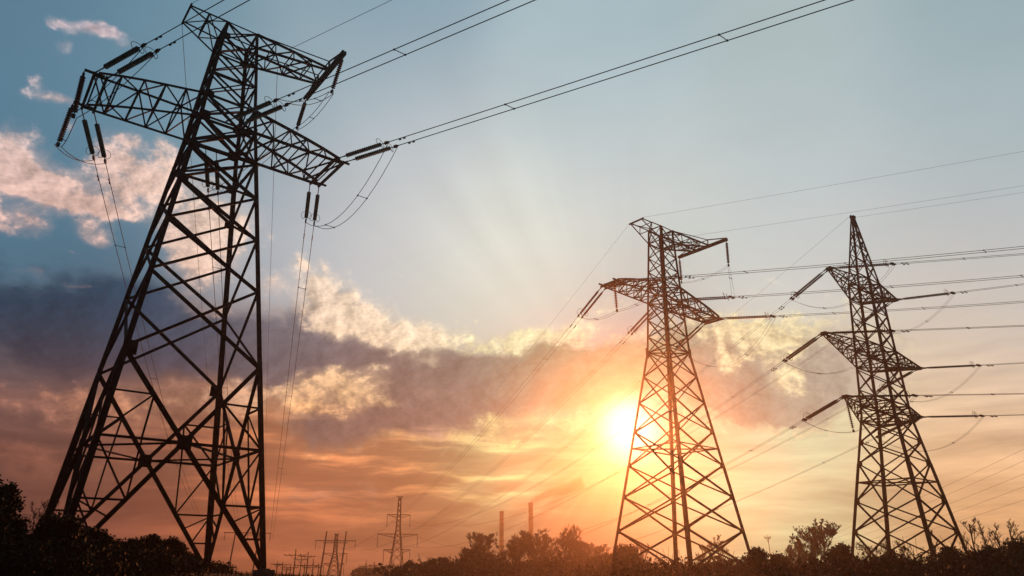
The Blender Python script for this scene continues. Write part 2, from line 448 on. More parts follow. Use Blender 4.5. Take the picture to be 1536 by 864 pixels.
# ---- nearest tower (left)
Z4, Z3, Z2, Z1, Z0, ZAB, ZAT, ZUL, ZUT = 11.72, 16.8, 20.5, 23.68, 26.4, 29.03, 31.05, 36.71, 38.0
T1 = Tower(-20.971, 43.232, .904, -.247, 0, [(0, 5.08, 5.22), (ZAB, 1.88, 1.99), (ZAT, 1.731, 1.627), (ZUT, 1.11, 1.163)],
           'tall dark lattice pylon at the left, nearest of all, its feet behind black shrubs', 'large steel pylons')
T1.legs([0, Z4, Z0, ZAB, ZAT, ZUT], .27, .17)
for ci, (c0, c1) in enumerate(T1.FACES):
    mb = MB(); nrm = np.array([(c0[0] + c1[0]) / 2., (c0[1] + c1[1]) / 2., 0])
    A = lambda z: T1.P(*c0, z); B = lambda z: T1.P(*c1, z)
    X = lambda z0, z1, w: (mb.angle(A(z0), B(z1), w, ref=nrm), mb.angle(B(z0) - nrm * .05, A(z1) - nrm * .05, w, ref=nrm))
    for z0, z1 in ((Z4, Z3), (Z3, Z2), (Z2, Z1), (Z1, Z0), (Z0, ZAB)):
        X(z0, z1, .15)
    for z in (Z0, ZAB, ZAT): mb.angle(A(z), B(z), .13, ref=nrm)
    zs = [ZAT, 33.1, 35.0, ZUL, ZUT]
    for z0, z1 in zip(zs, zs[1:]): X(z0, z1, .09)
    for z in (33.1, 35.0, ZUL, ZUT): mb.angle(A(z), B(z), .09, ref=nrm)
    X(ZAB, ZAT, .1)
    # big X from the ground to the first node, with its redundant members
    X(0, Z4, .19)
    wb = A(0)[:2] - B(0)[:2]; wt = A(Z4)[:2] - B(Z4)[:2]
    b_, t_ = np.linalg.norm(wb), np.linalg.norm(wt); f = b_ / (b_ + t_); ZC = Z4 * f
    CX = lerp(A(0), B(Z4), f)
    for C in (0, 1):
        L_, Rr = (A, B) if C == 0 else (B, A)
        mb.angle(L_(ZC), CX, .12, ref=nrm)
        for dz in (0,):
            up_m = lerp(L_(Z4), CX, .5); lo_m = lerp(L_(0), CX, .52); lo_q = lerp(L_(0), CX, .26)
            hm = lerp(L_(ZC), CX, .5)
            mb.angle(L_(up_m[2]), up_m, .085, ref=nrm); mb.angle(L_(ZC), up_m, .085, ref=nrm); mb.angle(hm, up_m, .08, ref=nrm)
            mb.angle(L_(lo_m[2]), lo_m, .09, ref=nrm); mb.angle(L_(ZC), lo_m, .085, ref=nrm); mb.angle(hm, lo_m, .08, ref=nrm)
            mb.angle(L_(lo_q[2]), lo_q, .085, ref=nrm); mb.angle(L_(lo_m[2]), lo_q, .08, ref=nrm); mb.angle(L_(lo_m[2] - .05), lerp(lo_m, lo_q, .5), .07, ref=nrm)
    face = T1.part(mb, 'lattice_face')
    T1.gusset(CX + nrm * .08, nrm, .78, .8, face)
    for z, w in ((Z4, .75), (ZAB, .75), (ZAT, .55), (Z0, .6), (Z1, .5), (ZUL, .4)):
        T1.gusset(A(z) * np.array([1, 1, 1]) + (B(z) - A(z)) / np.linalg.norm(B(z) - A(z)) * .25 + nrm * .06, nrm, w, w * 1.1, face)
    globals()['T1_ZC'] = ZC
for z, w in ((T1_ZC, .09), (Z0, .1), (ZAB, .11), (ZAT, .1), (ZUL, .07), (ZUT, .07)):
    mb = MB()
    if z in (T1_ZC, Z4):
        mids = [lerp(T1.P(*c0, z), T1.P(*c1, z), .5) for c0, c1 in T1.FACES]
        for i in range(4): mb.angle(mids[i], mids[(i + 1) % 4], w)
    else:
        mb.angle(T1.P(-1, -1, z), T1.P(1, 1, z), w); mb.angle(T1.P(-1, 1, z - .04), T1.P(1, -1, z - .04), w)
    T1.part(mb, 'plan_bracing')

def p_tower_arms(T, zab, zat, zul, zut, Ll, Lr, ltip, Lbl, lbr, zbl, Lrt, lrt, zrt, beam, wc, wb, n):
    for sgn, L in ((-1, Ll), (1, Lr)):
        mb = MB()
        a1, l1 = T.hw(zab); a2, l2 = T.hw(zat)
        roots = [(sgn * a1, -l1, zab), (sgn * a1, l1, zab), (sgn * a2, -l2, zat), (sgn * a2, l2, zat)]
        tips = [(sgn * L, -ltip, zab), (sgn * L, ltip, zab), (sgn * (L - .25), -ltip, zab + .28), (sgn * (L - .25), ltip, zab + .28)]
        arm_truss(T, mb, roots, tips, n, wc, wb, .10)
        for dx in (0, -.7):
            mb.bar((sgn * (L + dx), -ltip - .25, zab), (sgn * (L + dx), ltip + .25, zab), .16, .2)
        mb.angle((sgn * (L - .25), -ltip, zab + .28), (sgn * (L - .25), ltip, zab + .28), wb)
        # short outriggers at the tip for the jumper strings
        for sl in (-1, 1): mb.bar((sgn * (L - .6), sl * ltip, zab + .13), (sgn * (L + .55), sl * ltip, zab + .13), .12, .14)
        T.part(mb, 'crossarm')
    mb = MB(); a1, l1 = T.hw(zul); a2, l2 = T.hw(zut)
    roots = [(a1, -l1, zul), (a1, l1, zul), (a2, -l2, zut), (a2, l2, zut)]
    tips = [(Lrt, -lrt, zrt), (Lrt, lrt, zrt), (Lrt, -lrt, zrt + .2), (Lrt, lrt, zrt + .2)]
    arm_truss(T, mb, roots, tips, 4, wc * .85, wb * .9)
    up = T.part(mb, 'upper_crossarm')
    mb = MB()
    for dx in (-.12, .12): mb.bar((Lrt + .1 + dx, -beam, zrt + .1), (Lrt + .1 + dx, beam, zrt + .1), .13, .3)
    m_ = 9
    for k in range(m_): 
        y0 = -beam + 2 * beam * k / m_; y1 = -beam + 2 * beam * (k + 1) / m_
        mb.bar((Lrt - .02, y0, zrt + .26), (Lrt + .22, y1, zrt + .26), .05)
    for sl in (-1, 1):
        mb.angle((Lrt, sl * lrt, zrt + .9), (Lrt + .1, sl * beam, zrt + .25), wb)
        mb.angle((Lrt, sl * lrt, zrt + .9), (Lrt, sl * lrt, zrt + .2), wb)
        mb.angle((Lrt, sl * lrt, zrt + .9), T.P(1, sl, zut), wb)
    mb.angle((Lrt, -lrt, zrt + .9), (Lrt, lrt, zrt + .9), wb)
    T.part(mb, 'end_beam')
    mb = MB()
    roots = [(-a1, -l1, zul), (-a1, l1, zul), (-a2, -l2, zut), (-a2, l2, zut)]
    tips = [(-Lbl, -lbr, zbl - .12), (-Lbl, lbr, zbl - .12), (-Lbl, -lbr, zbl), (-Lbl, lbr, zbl)]
    arm_truss(T, mb, roots, tips, 2, wc * .8, wb * .9)
    mb.bar((-Lbl, -lbr - .25, zbl - .05), (-Lbl, lbr + .25, zbl - .05), .12, .16)
    T.part(mb, 'ground_wire_bracket')
p_tower_arms(T1, ZAB, ZAT, ZUL, ZUT, 8.36, 8.55, 2.095, 3.70, 1.01, 38.13, 6.97, 1.083, 37.6, 3.75, .14, .085, 5)

# ---- middle tower in front of the sun
z2 = lambda z: z + 3.0
T2 = Tower(16.377, 73.177, .858, -3.0, .017, [(0, 5.481, 5.033), (z2(21.437), 1.771, 1.391), (z2(36.0), 1.007, .863)],
           'rusty looking lattice pylon standing against the sun with a long upper arm', 'large steel pylons')
T2.legs([0, z2(9.6), z2(21.437), z2(36)], .27, .16)
def x_faces(T, levels, horiz, w0, w1):
    top = levels[-1]
    for c0, c1 in T.FACES:
        mb = MB(); nrm = np.array([(c0[0] + c1[0]) / 2., (c0[1] + c1[1]) / 2., 0])
        for za, zb_ in zip(levels, levels[1:]):
            w = w0 + (w1 - w0) * (za / top)
            mb.angle(T.P(*c0, za), T.P(*c1, zb_), w, ref=nrm); mb.angle(T.P(*c1, za) - nrm * .05, T.P(*c0, zb_) - nrm * .05, w, ref=nrm)
        for z in horiz: mb.angle(T.P(*c0, z), T.P(*c1, z), .10, ref=nrm)
        face = T.part(mb, 'lattice_face')
        for z in levels[1:]:
            if z > levels[4]: continue
            u = T.P(*c1, z) - T.P(*c0, z); u /= np.linalg.norm(u)
            T.gusset(T.P(*c0, z) + u * .2 + nrm * .05, nrm, .45, .5, face)
lv2 = [z2(v) for v in (-.2, 3.352, 6.552, 9.601, 13.0, 16.0, 18.8, 21.437, 23.2, 25.1, 27.056, 29.021, 30.8, 32.5, 34.3, 36.0)]
x_faces(T2, lv2, [z2(v) for v in (11.3, 21.437, 27.056, 29.021, 34.3, 36.0)], .14, .075)
for z in (z2(11.3), z2(21.437), z2(27.056), z2(29.021)):
    mb = MB()
    mb.angle(T2.P(-1, -1, z), T2.P(1, 1, z), .1); mb.angle(T2.P(-1, 1, z - .04), T2.P(1, -1, z - .04), .1)
    T2.part(mb, 'plan_bracing')
for sa, sl in ((-1, -1), (1, -1), (1, 1), (-1, 1)):
    T2.gusset(T2.P(sa, sl, z2(21.4)) * np.array([1.02, 1.02, 1]), (0, sl, 0), .5, 1.1)
p_tower_arms(T2, z2(27.056), z2(29.021), z2(34.3), z2(36.0), 9.137, 9.137, .95, 4.27, .78, z2(35.86), 8.0, .95, z2(36.1), 3.5, .14, .085, 6)

# ---- right tower, three tiers of arms
T3 = Tower(38.652, 73.736, .894, -3.0, .026, [(0, 4.477, 4.402), (z2(14.777), 1.856, 1.691), (z2(29.572), 1.189, 1.164), (z2(38.0), .12, .12)],
           'dark lattice pylon at the right with a pointed top and three tiers of arms', 'large steel pylons')
T3.legs([0, z2(9.92), z2(14.777), z2(29.572), z2(38)], .26, .12)
lv3 = [z2(v) for v in (-.6, 3.309, 6.197, 9.924, 12.093, 14.2, 15.75, 17.6, 19.8, 21.762, 23.7, 25.7, 27.7, 29.572, 31.6, 33.4, 35.0, 36.3)]
x_faces(T3, lv3, [z2(v) for v in (8.05, 14.2, 15.75, 20.0, 21.762, 27.9, 29.572)], .13, .07)
for z in (8.05, 14.2, 15.75, 20.0, 21.762, 27.9, 29.572):
    mb = MB()
    mb.angle(T3.P(-1, -1, z2(z)), T3.P(1, 1, z2(z)), .1); mb.angle(T3.P(-1, 1, z2(z) - .04), T3.P(1, -1, z2(z) - .04), .1)
    T3.part(mb, 'plan_bracing')
def point_arm(T, z, zlow, L, n, wc=.12, wb=.07, sgns=(-1, 1)):
    for sgn in sgns:
        mb = MB(); a1, l1 = T.hw(zlow); a2, l2 = T.hw(z)
        roots = [(sgn * a1, -l1, zlow), (sgn * a1, l1, zlow), (sgn * a2, -l2, z), (sgn * a2, l2, z)]
        tips = [(sgn * L, -.16, z - .18), (sgn * L, .16, z - .18), (sgn * L, -.16, z), (sgn * L, .16, z)]
        arm_truss(T, mb, roots, tips, n, wc, wb)
        mb.box((sgn * L, 0, z - .09), .5, .55, .3)
        T.part(mb, 'crossarm')
for z, L, n in ((29.572, 7.525, 5), (21.762, 10.6, 7), (15.748, 8.15, 5)):
    point_arm(T3, z2(z), z2(z - 1.75), L, n)
mb = MB(); mb.box((0, 0, z2(38.02)), .5, .5, .25); mb.bar((-.5, 0, z2(38.1)), (.5, 0, z2(38.1)), .12)
T3.part(mb, 'peak_cap')

# ------------------------------------------------------------------ insulators
def proto_string(kind, material, name='insulator_string'):
    """meshes of one glass string along local -Z; returns parts list and length"""
    parts = []
    if kind == 'tension': z0, z1, end = 1.15, 4.55, 5.3
    elif kind == 'far': z0, z1, end = .9, 5.3, 6.0
    else: z0, z1, end = .35, 3.0, 3.35
    m = MB(); m.bar((0, 0, 0), (0, 0, -z0), .06); m.bar((0, 0, -.1), (0, 0, -.35), .14, .05); m.bar((0, 0, -z0 + .25), (0, 0, -z0), .11, .05)
    parts.append(('link_rod', m, M_FIT))
    m = MB(); n = int((z1 - z0) / .17); prof = []; rs = .72 if kind == 'far' else 1.0
    for k in range(n):
        z = -(z0 + (z1 - z0) * k / n); s = (z1 - z0) / n
        prof += [(.05, z), (.08 * rs, z - .25 * s), (.165 * rs, z - .5 * s), (.17 * rs, z - .6 * s), (.06, z - .72 * s)]
    prof.append((.05, -z1)); m.lathe(prof[::1], 10)
    parts.append(('disc_stack', m, material))
    m = MB(); c = -z1 + .1
    pts = [(.42 * math.cos(t), .1 + .42 * math.sin(t) * .9, c + .12 * math.sin(t)) for t in np.linspace(R(-50), R(230), 16)]
    m.tube(pts, .018, 5); m.bar((0, 0, c - .1), pts[0], .03); m.bar((0, 0, c - .1), pts[-1], .03)
    if kind != 'hang': parts.append(('arcing_ring', m, M_FIT))
    m = MB(); m.bar((0, 0, -z1), (0, 0, -end), .05); m.box((0, 0, -(z1 + end) / 2 - .1), .13, .2, .26)
    m.tube([(0, 0, -end + .14), (0, 0, -end)], .07, 8)
    parts.append(('clamp', m, M_FIT))
    return [(a, b.build(a, c2), None) for a, b, c2 in parts], end
PROTO = {}
for k, mm in (('tension', M_GLASS), ('hang', M_PORC), ('far', M_PORC)):
    PROTO[k] = proto_string(k, mm)
def string(kind, p, d, label, group):
    parts, L = PROTO[kind]
    d = np.array(d, float); d /= np.linalg.norm(d)
    root = empty('insulator_string', p, label, 'insulator', group)
    root.rotation_euler = Vector(-d).to_track_quat('Z', 'Y').to_euler()
    for nm, o, _ in parts:
        c = o.copy(); c.name = nm; col.objects.link(c); c.parent = root
    return np.array(p) + d * L

def resample(pts, n):
    """smooth curve through points (Catmull-Rom)"""
    P = [np.array(p, float) for p in pts]; P = [2 * P[0] - P[1]] + P + [2 * P[-1] - P[-2]]; o = []
    for i in range(1, len(P) - 2):
        for k in range(n):
            t = k / n; a, b, c, d = P[i - 1:i + 3]
            o.append(.5 * (2 * b + (c - a) * t + (2 * a - 5 * b + 4 * c - d) * t * t + (3 * b - a - 3 * c + d) * t ** 3))
    o.append(P[-2]); return o
def bundle(name, curves, label, cat, group, r=.028, spacers=(), n=6, damper=False):
    o0 = curves[0][0]
    root = empty(name, o0, label, cat, group)
    for c in curves:
        m = MB(); m.tube([p - o0 for p in c], r, n); m.build('wire', M_WIRE, root)
        if damper:
            m = MB(); a = c[1] - o0; dd = (c[2] - c[1]); dd /= np.linalg.norm(dd); k = a + dd * .4 + np.array([0, 0, -.1])
            m.tube([k - dd * .28, k - dd * .12], .055, 6); m.tube([k + dd * .12, k + dd * .28], .055, 6); m.tube([k - dd * .2, k + dd * .2], .015, 4)
            m.build('vibration_damper', M_FIT, root)
    if len(curves) == 2:
        for i in spacers:
            a, b = curves[0][i] - o0, curves[1][i] - o0
            m = MB(); m.bar(a, b, .035); m.bar(lerp(a, b, -.06), lerp(a, b, .06), .09); m.bar(lerp(a, b, .94), lerp(a, b, 1.06), .09)
            m.build('spacer', M_FIT, root)
    return root
def vec(az): return np.array([math.sin(az), math.cos(az), 0.])
def parab(p, az, s, k, L, n):
    d = vec(az); return [p + d * t + np.array([0, 0, -s * t + k * t * t]) for t in [L * (i / n) ** 1.5 for i in range(n + 1)]]
def span(p, q, sag, n=40):
    p = np.array(p); q = np.array(q)
    return [lerp(p, q, t) - np.array([0, 0, 4 * sag * t * (1 - t)]) for t in [(i / n) ** 1.4 for i in range(n + 1)]]

def dirn(az, s): d = vec(az).copy(); d[2] = -s; return d

def phase(T, near, far, az_in, s_in, k_in, L_in, target, sag, tname, kind, off, hangs, r_in, r_out, jsag, gin, gout, where):
    """one phase: twin strings and twin wires both ways plus the jumper. near/far: local attachment points"""
    ax = np.array([math.cos(T.rot), math.sin(T.rot), 0.])
    ein, eout, cin, cout = [], [], [], []
    for j, sg in enumerate((-1, 1)):
        o = ax * off * sg
        side = ('left', 'right')[j]
        p = T.W(near) + o
        e = string(kind, p, dirn(az_in, s_in), f'{side} insulator pulling rightwards from {where}', gin[0]); ein.append(e)
        cin.append(parab(e - dirn(az_in, s_in) * .05, az_in, s_in, k_in, L_in, 36))
        p = T.W(far) + o; tg = np.array(target) + o
        H = tg - p; h = math.hypot(H[0], H[1]); s0 = -(H[2] / h - 4 * sag / h)
        az = math.atan2(H[0], H[1])
        e = string(kind, p, dirn(az, s0), f'{side} insulator pulling away from {where}', gout[0]); eout.append(e)
        cout.append(span(e - dirn(az, s0) * .05, tg, sag))
    bundle('conductor_pair', cin, f'twin conductors running right from {where}', 'power line', gin[1], r_in, (5, 9, 13, 17, 21, 25), damper=True)
    bundle('conductor_pair', cout, f'twin conductors sagging horizonwards from {where}', 'power line', gout[1], r_out, (4, 10, 16), damper=True)
    jc = []
    for j, sg in enumerate((-1, 1)):
        pts = [ein[j]] + [np.array(h) + ax * .18 * sg for h in hangs] + [eout[j]]
        full = []
        for a, b in zip(pts, pts[1:]):
            dist = np.linalg.norm(b - a); sg_ = jsag if not hangs else min(.5, dist * .12)
            full += [lerp(a, b, t) - np.array([0, 0, 4 * sg_ * t * (1 - t)]) for t in np.linspace(0, 1, 14)[:-1]]
        full.append(pts[-1]); jc.append(full)
    bundle('jumper_cable', jc, f'looping twin jumper cable under {where}', 'cable', 'jumper loops', .024 if kind == 'tension' else .013, (4, 9) if not hangs else (9, 20))
    return ein, eout

GS, GW = 'insulator strings on the pylons', 'conductors between the pylons'
GG = ((GS, GW), (GS, GW))
ax1 = lambda T: np.array([math.cos(T.rot), math.sin(T.rot), 0.])
def hang(T, p, d, label, kind='hang'):
    return string(kind, T.W(p), d, label, GS)
down = np.array([0, 0, -1.])

# nearest tower: line comes in from behind the camera on the right, leaves towards a portal far away
AZ1 = R(120.8)
pt = [at(338, 806, 330), at(372, 806, 330), at(407, 806, 328)]
hN = hang(T1, (-8.9, -2.095, ZAB), down + ax1(T1) * .02, 'nearer brown string hanging from the left crossarm end of the nearest pylon')
hF = hang(T1, (-8.9, 2.095, ZAB), down - ax1(T1) * .06, 'farther brown string hanging from the left crossarm end of the nearest pylon')
phase(T1, (-8.0, -2.3, ZAB), (-8.0, 2.3, ZAB), AZ1, .0095, .00015, 190, pt[0], 9, '', 'tension', .38, [hN, hF], .03, .026, 0, *GG, 'the left crossarm of the nearest pylon')
phase(T1, (8.2, -2.3, ZAB), (8.2, 2.3, ZAB), AZ1, .045, .00015, 190, pt[2], 9, '', 'tension', .38, [], .03, .026, 2.6, *GG, 'the right crossarm of the nearest pylon')
bN = hang(T1, (7.07, -3.6, 37.5), down + ax1(T1) * -.12 + vec(-.6) * .2, 'brown string hanging from the near end of the upper beam of the nearest pylon')
bF = hang(T1, (7.07, 3.6, 37.5), down + ax1(T1) * -.16 - vec(-.6) * .1, 'brown string hanging from the far end of the upper beam of the nearest pylon')
phase(T1, (0.1, -2.05, ZAB), (0, 2.05, ZAB), AZ1, .020, .00015, 190, pt[1], 9, '', 'tension', .38, [bN, bF], .03, .026, 0, *GG, 'the body of the nearest pylon')
# ground wires
def gwire(name_pts, label, r=.018):
    bundle('ground_wire', [name_pts], label, 'cable', 'ground wires', r)
gwire(parab(T1.W((-3.7, -1.3, 38.1)), AZ1, .012, .00012, 190, 30), 'thin ground wire from the top left bracket of the nearest pylon up out of frame')
gwire(parab(T1.W((3.6, -1.1, 37.9)), AZ1, .010, .00012, 190, 30), 'thin ground wire rising right from the upper arm of the nearest pylon')
gwire(span(T1.W((-3.7, 1.3, 38.1)), at(345, 790, 328), 7), 'thin ground wire dropping behind the nearest pylon from its top left bracket')
gwire(span(T1.W((3.6, 1.1, 37.6)), at(401, 790, 328), 7), 'thin ground wire dropping beside the right leg of the nearest pylon')

# middle tower
AZ2 = R(109)
pt2 = [at(474, 818, 310), at(503, 818, 310), at(533, 818, 310)]
h2 = hang(T2, (-9.5, -.95, z2(27.1)), down + ax1(T2) * .05, 'string hanging from the left crossarm tip of the pylon by the sun')
phase(T2, (-8.8, -1.1, z2(27.056)), (-8.8, 1.1, z2(27.056)), AZ2, .055, .00055, 120, pt2[0], 10, '', 'far', .3, [h2], .022, .015, 0, *GG, 'the left crossarm of the pylon by the sun')
phase(T2, (8.8, -1.1, z2(27.056)), (8.8, 1.1, z2(27.056)), AZ2, .065, .00066, 120, pt2[2], 10, '', 'far', .3, [], .022, .015, 4.0, *GG, 'the right crossarm of the pylon by the sun')
b2 = hang(T2, (8.1, -3.4, z2(36.1)), down - ax1(T2) * .06, 'string hanging from the right end of the upper beam of the pylon by the sun')
b3 = hang(T2, (8.1, 3.4, z2(36.1)), down, 'string at the far left end of the upper beam of the pylon by the sun')
phase(T2, (0, -1.45, z2(27.056)), (0, 1.45, z2(27.056)), AZ2, .060, .00066, 120, pt2[1], 10, '', 'far', .3, [b2, b3], .022, .015, 0, *GG, 'the body of the pylon by the sun')
gwire(parab(T2.W((-4.27, -1.0, z2(35.9))), AZ2, -.02, .00018, 130, 26), 'hair thin ground wire rising right from the top bracket of the pylon by the sun', .010)
gwire(parab(T2.W((3.5, -.9, z2(36))), AZ2, -.008, .00018, 130, 26), 'hair thin ground wire rising right from the upper arm of the pylon by the sun', .010)
gwire(span(T2.W((-4.27, 1.0, z2(35.9))), at(489, 797, 310), 9), 'hair thin ground wire falling left from the top bracket of the pylon by the sun', .010)

# right tower
arms3 = [(29.572, 7.525, 'top'), (21.762, 10.6, 'middle'), (15.748, 8.15, 'bottom')]
sl3 = {('top', -1): .055, ('top', 1): -.02, ('middle', -1): .066, ('middle', 1): .03, ('bottom', -1): .06, ('bottom', 1): .042}
px4 = {('top', -1): (585, 781), ('top', 1): (617, 781), ('middle', -1): (572, 805), ('middle', 1): (627, 805), ('bottom', -1): (581, 824), ('bottom', 1): (617, 824)}
for z, L, nm in arms3:
    for sg in (-1, 1):
        where = f"the {nm} {'left' if sg < 0 else 'right'} arm of the pointed pylon"
        hg = []
        if nm == 'bottom' and sg < 0:
            hg = [hang(T3, (-8.15, 0, z2(z - .15)), down + ax1(T3) * .12, 'string hanging down from the bottom left arm tip of the pointed pylon')]
        phase(T3, (sg * L, -.25, z2(z - .1)), (sg * L, .25, z2(z - .1)), AZ2, sl3[(nm, sg)], .00038, 120, at(*px4[(nm, sg)], 290), 10, '', 'far', .22, hg, .020, .014, 2.6, *GG, where)
gwire(parab(T3.W((.4, -.1, z2(38.1))), AZ2, -.01, .00018, 130, 26), 'hair thin ground wire rising right from the tip of the pointed pylon', .010)
gwire(span(T3.W((-.4, .1, z2(38.1))), at(600, 746, 290), 10), 'hair thin ground wire falling left from the tip of the pointed pylon', .010)
# another line crosses behind the pointed pylon
for i, (ya, yb) in enumerate(((838, 664), (841, 684), (843, 706), (845, 728), (847, 750))):
    bundle('conductor', [span(at(1090, ya, 330), at(1600, yb - 22, 110), 3.5)], f"faint conductor low behind the pointed pylon, {('highest', 'second', 'third', 'fourth', 'lowest')[i]} of five", 'power line', GW, .014)
for k in PROTO:
    for nm, o, _ in PROTO[k][0]: bpy.data.objects.remove(o)

# ------------------------------------------------------------------ far pylons, portals and poles
def far_pylon(px, top, dist, H, arms, label, half=3.0):
    p = at(px, top, dist); zg = p[2] - H
    az = math.atan2(p[0], p[1])
    T = Tower(p[0], p[1], az + R(82), zg - CAM_Z, 0, [(0, half, half), (H * .62, .75, .75), (H, .42, .42)], label, 'far pylons and poles')
    for sa in (-1, 1):
        for sl in (-1, 1):
            mb = MB(); pts = [T.P(sa, sl, z) for z in (0, H * .62, H)]
            for a, b in zip(pts, pts[1:]): mb.bar(a, b, .26)
            T.part(mb, 'leg')
    lv = [0, .12, .23, .33, .42, .50, .57, .62, .68, .74, .8, .86, .93, 1.0]
    for c0, c1 in T.FACES:
        mb = MB()
        for a, b in zip(lv, lv[1:]):
            mb.bar(T.P(*c0, a * H), T.P(*c1, b * H), .12); mb.bar(T.P(*c1, a * H), T.P(*c0, b * H), .12)
        T.part(mb, 'lattice_face')
    mb = MB(); mb.bar((-1.3, 0, H), (1.3, 0, H), .22); T.part(mb, 'peak_bar')
    for z, L in arms:
        for sg in (-1, 1):
            mb = MB(); a, l = T.hw(z * H)
            for sl in (-1, 1):
                mb.bar((sg * a, sl * l, z * H), (sg * L, 0, z * H), .2); mb.bar((sg * a, sl * l, z * H - 1.3), (sg * L, 0, z * H - .1), .14)
            for k in (1, 2, 3):
                x = sg * (a + (L - a) * k / 4); mb.bar((x, 0, z * H - 1.3 * (1 - k / 4)), (x, 0, z * H), .1)
            T.part(mb, 'crossarm')
            m = MB(); m.lathe([(.08, 0), (.08, -.4)] + [q for k in range(14) for q in ((.06, -.4 - .28 * k), (.2, -.55 - .28 * k), (.07, -.6 - .28 * k))] + [(.08, -4.6)], 6)
            o = m.build('insulator_string', M_PORC); o.location = T.W((sg * L, 0, z * H - .1))
            tag(o, f"thin string hanging from the {'left' if sg < 0 else 'right'} end of the {'top' if z == arms[0][0] else 'middle' if z == arms[1][0] else 'bottom'} arm of {label.split(',')[0].replace('lattice ', '')}", 'insulator', GS)
    return T
far_pylon(600, 745, 290, 31, [(.785, 4.4), (.555, 7.6), (.375, 5.0)], 'small far lattice pylon, standing left of the two chimneys')
far_pylon(505, 801, 325, 20, [(.62, 5.0), (.42, 4.1)], 'tiny far lattice pylon, seen between the poles of the wooden portal')

def portal(px0, px1, top, ybeam, ext, dist, label, peak=True, wires=3):
    a = at(px0, ybeam, dist); b = at(px1, ybeam, dist); b[2] = a[2]
    m_ = (a + b) / 2; zg = ground_z(m_[0], m_[1])
    root = empty('portal_support', (m_[0], m_[1], zg), label, 'power pole', 'far pylons and poles')
    o0 = np.array([m_[0], m_[1], zg]); u = (b - a) / np.linalg.norm(b - a); hb = a[2] - zg; ht = at(px0, top, dist)[2] - zg
    for s, p in ((-1, a), (1, b)):
        m = MB(); q = p - o0
        m.tube([(q[0] - u[0] * 1.2 * (s < 5) - 0, q[1] - u[1] * 1.2, -.3), (q[0], q[1], ht)], .36, 8, .24); m.build('pole', M_WOOD, root)
    m = MB(); hl = np.linalg.norm(b - a) / 2 + ext
    c0, c1 = -u * hl + [0, 0, hb], u * hl + [0, 0, hb]
    m.bar(c0, c1, .3); m.bar(c0 * .6 + [0, 0, hb * .4 - .8], c1 * .6 + [0, 0, hb * .4 - .8], .2)
    for k in range(8):
        x0 = -hl * .6 + 1.2 * hl * k / 8; x1 = x0 + 1.2 * hl / 8
        m.bar(u * x0 + [0, 0, hb - (.8 if k % 2 else 0)], u * x1 + [0, 0, hb - (0 if k % 2 else .8)], .1)
    m.build('crossarm', M_WOOD, root)
    for k, s in enumerate((-1, 0, 1)[:wires]):
        m = MB(); m.lathe([(.06, 0)] + [q for i in range(10) for q in ((.06, -.2 - .28 * i), (.19, -.35 - .28 * i), (.07, -.4 - .28 * i))] + [(.06, -3.1)], 6)
        o = m.build('insulator_string', M_PORC); o.location = o0 + u * hl * .96 * s + [0, 0, hb - .15]
        tag(o, f"{('left', 'middle', 'right')[k]} string hanging from the crossarm of the {label.split(',')[0]}", 'insulator', GS)
portal(354, 390, 792, 799, 4.5, 325, 'far portal support, seen through the right foot of the nearest pylon')
portal(489, 518.5, 796.5, 811, 4.2, 310, 'two legged wooden portal, on the skyline left of the small far lattice pylon')
def pole(px, top, dist, arms, label, w=.3):
    p = at(px, top, dist); zg = ground_z(p[0], p[1]); H = p[2] - zg
    root = empty('power_pole', (p[0], p[1], zg), label, 'power pole', 'far pylons and poles')
    m = MB(); m.tube([(0, 0, -.3), (.15, 0, H * .5), (.1, 0, H)], w, 7, w * .6); m.build('pole', M_WOOD, root)
    for z, L in arms:
        m = MB(); m.bar((-L, 0, H - z), (L, 0, H - z), .22)
        for s in (-1, -.5, .5, 1): m.tube([(s * L, 0, H - z), (s * L, 0, H - z + .5)], .09, 6)
        m.bar((-L * .5, 0, H - z), (0, 0, H - z - 1.2), .12); m.bar((L * .5, 0, H - z), (0, 0, H - z - 1.2), .12)
        m.build('crossarm', M_WOOD, root)
for i, (px, top, dist, arms, lab) in enumerate([
    (443.5, 824, 420, [(1.8, 3.6)], 'far pole with one crossarm, tallest in the row left of the wooden portal'),
    (462, 828, 440, [(1.5, 2.6), (4.4, 4.0)], 'far pole with two crossarms, standing just left of the wooden portal'),
    (424, 843, 460, [(1.0, 2.4)], 'short far pole, third from the right foot of the nearest pylon'),
    (436, 846, 480, [(1.2, 3.0)], 'short far pole with a wide arm, just left of the tallest single pole'),
    (416, 843, 470, [(.8, 2.0)], 'short far pole, second from the right foot of the nearest pylon'),
    (408, 855, 480, [(.8, 1.8)], 'very short far pole, closest to the right foot of the nearest pylon'),
    (452, 834, 520, [(1.4, 2.6)], 'thin far pole between the tallest pole and the two armed pole'),
    (430, 851, 520, [(.7, 1.6)], 'smallest far pole, low between the two short ones and the tallest pole'),
    (457, 845, 540, [(1.0, 2.0)], 'low far pole hidden close beside the two armed pole'),
    (478, 846, 530, [(.9, 1.9)], 'low far pole almost touching the left leg of the wooden portal'),
    (470, 838, 500, [(3.2, 3.4)], 'far pole with a low crossarm, nearest the left leg of the wooden portal'),
    (548, 845, 460, [(1.0, 2.2)], 'lone short pole right of the wooden portal, before the round bush'),
    (561, 843, 450, [(1.2, 1.6)], 'short pole above the low hedge, left of the small far lattice pylon'),
    (579, 847, 450, [(.9, 1.8)], 'shortest pole, right beside the foot of the small far lattice pylon'),
    (1151, 803, 240, [(.8, .9)], 'slim pole standing in the scrub right of the pylon by the sun')]):
    pole(px, top, dist * (.62 if dist > 300 else 1), arms, lab, .24 if dist > 300 else .14)

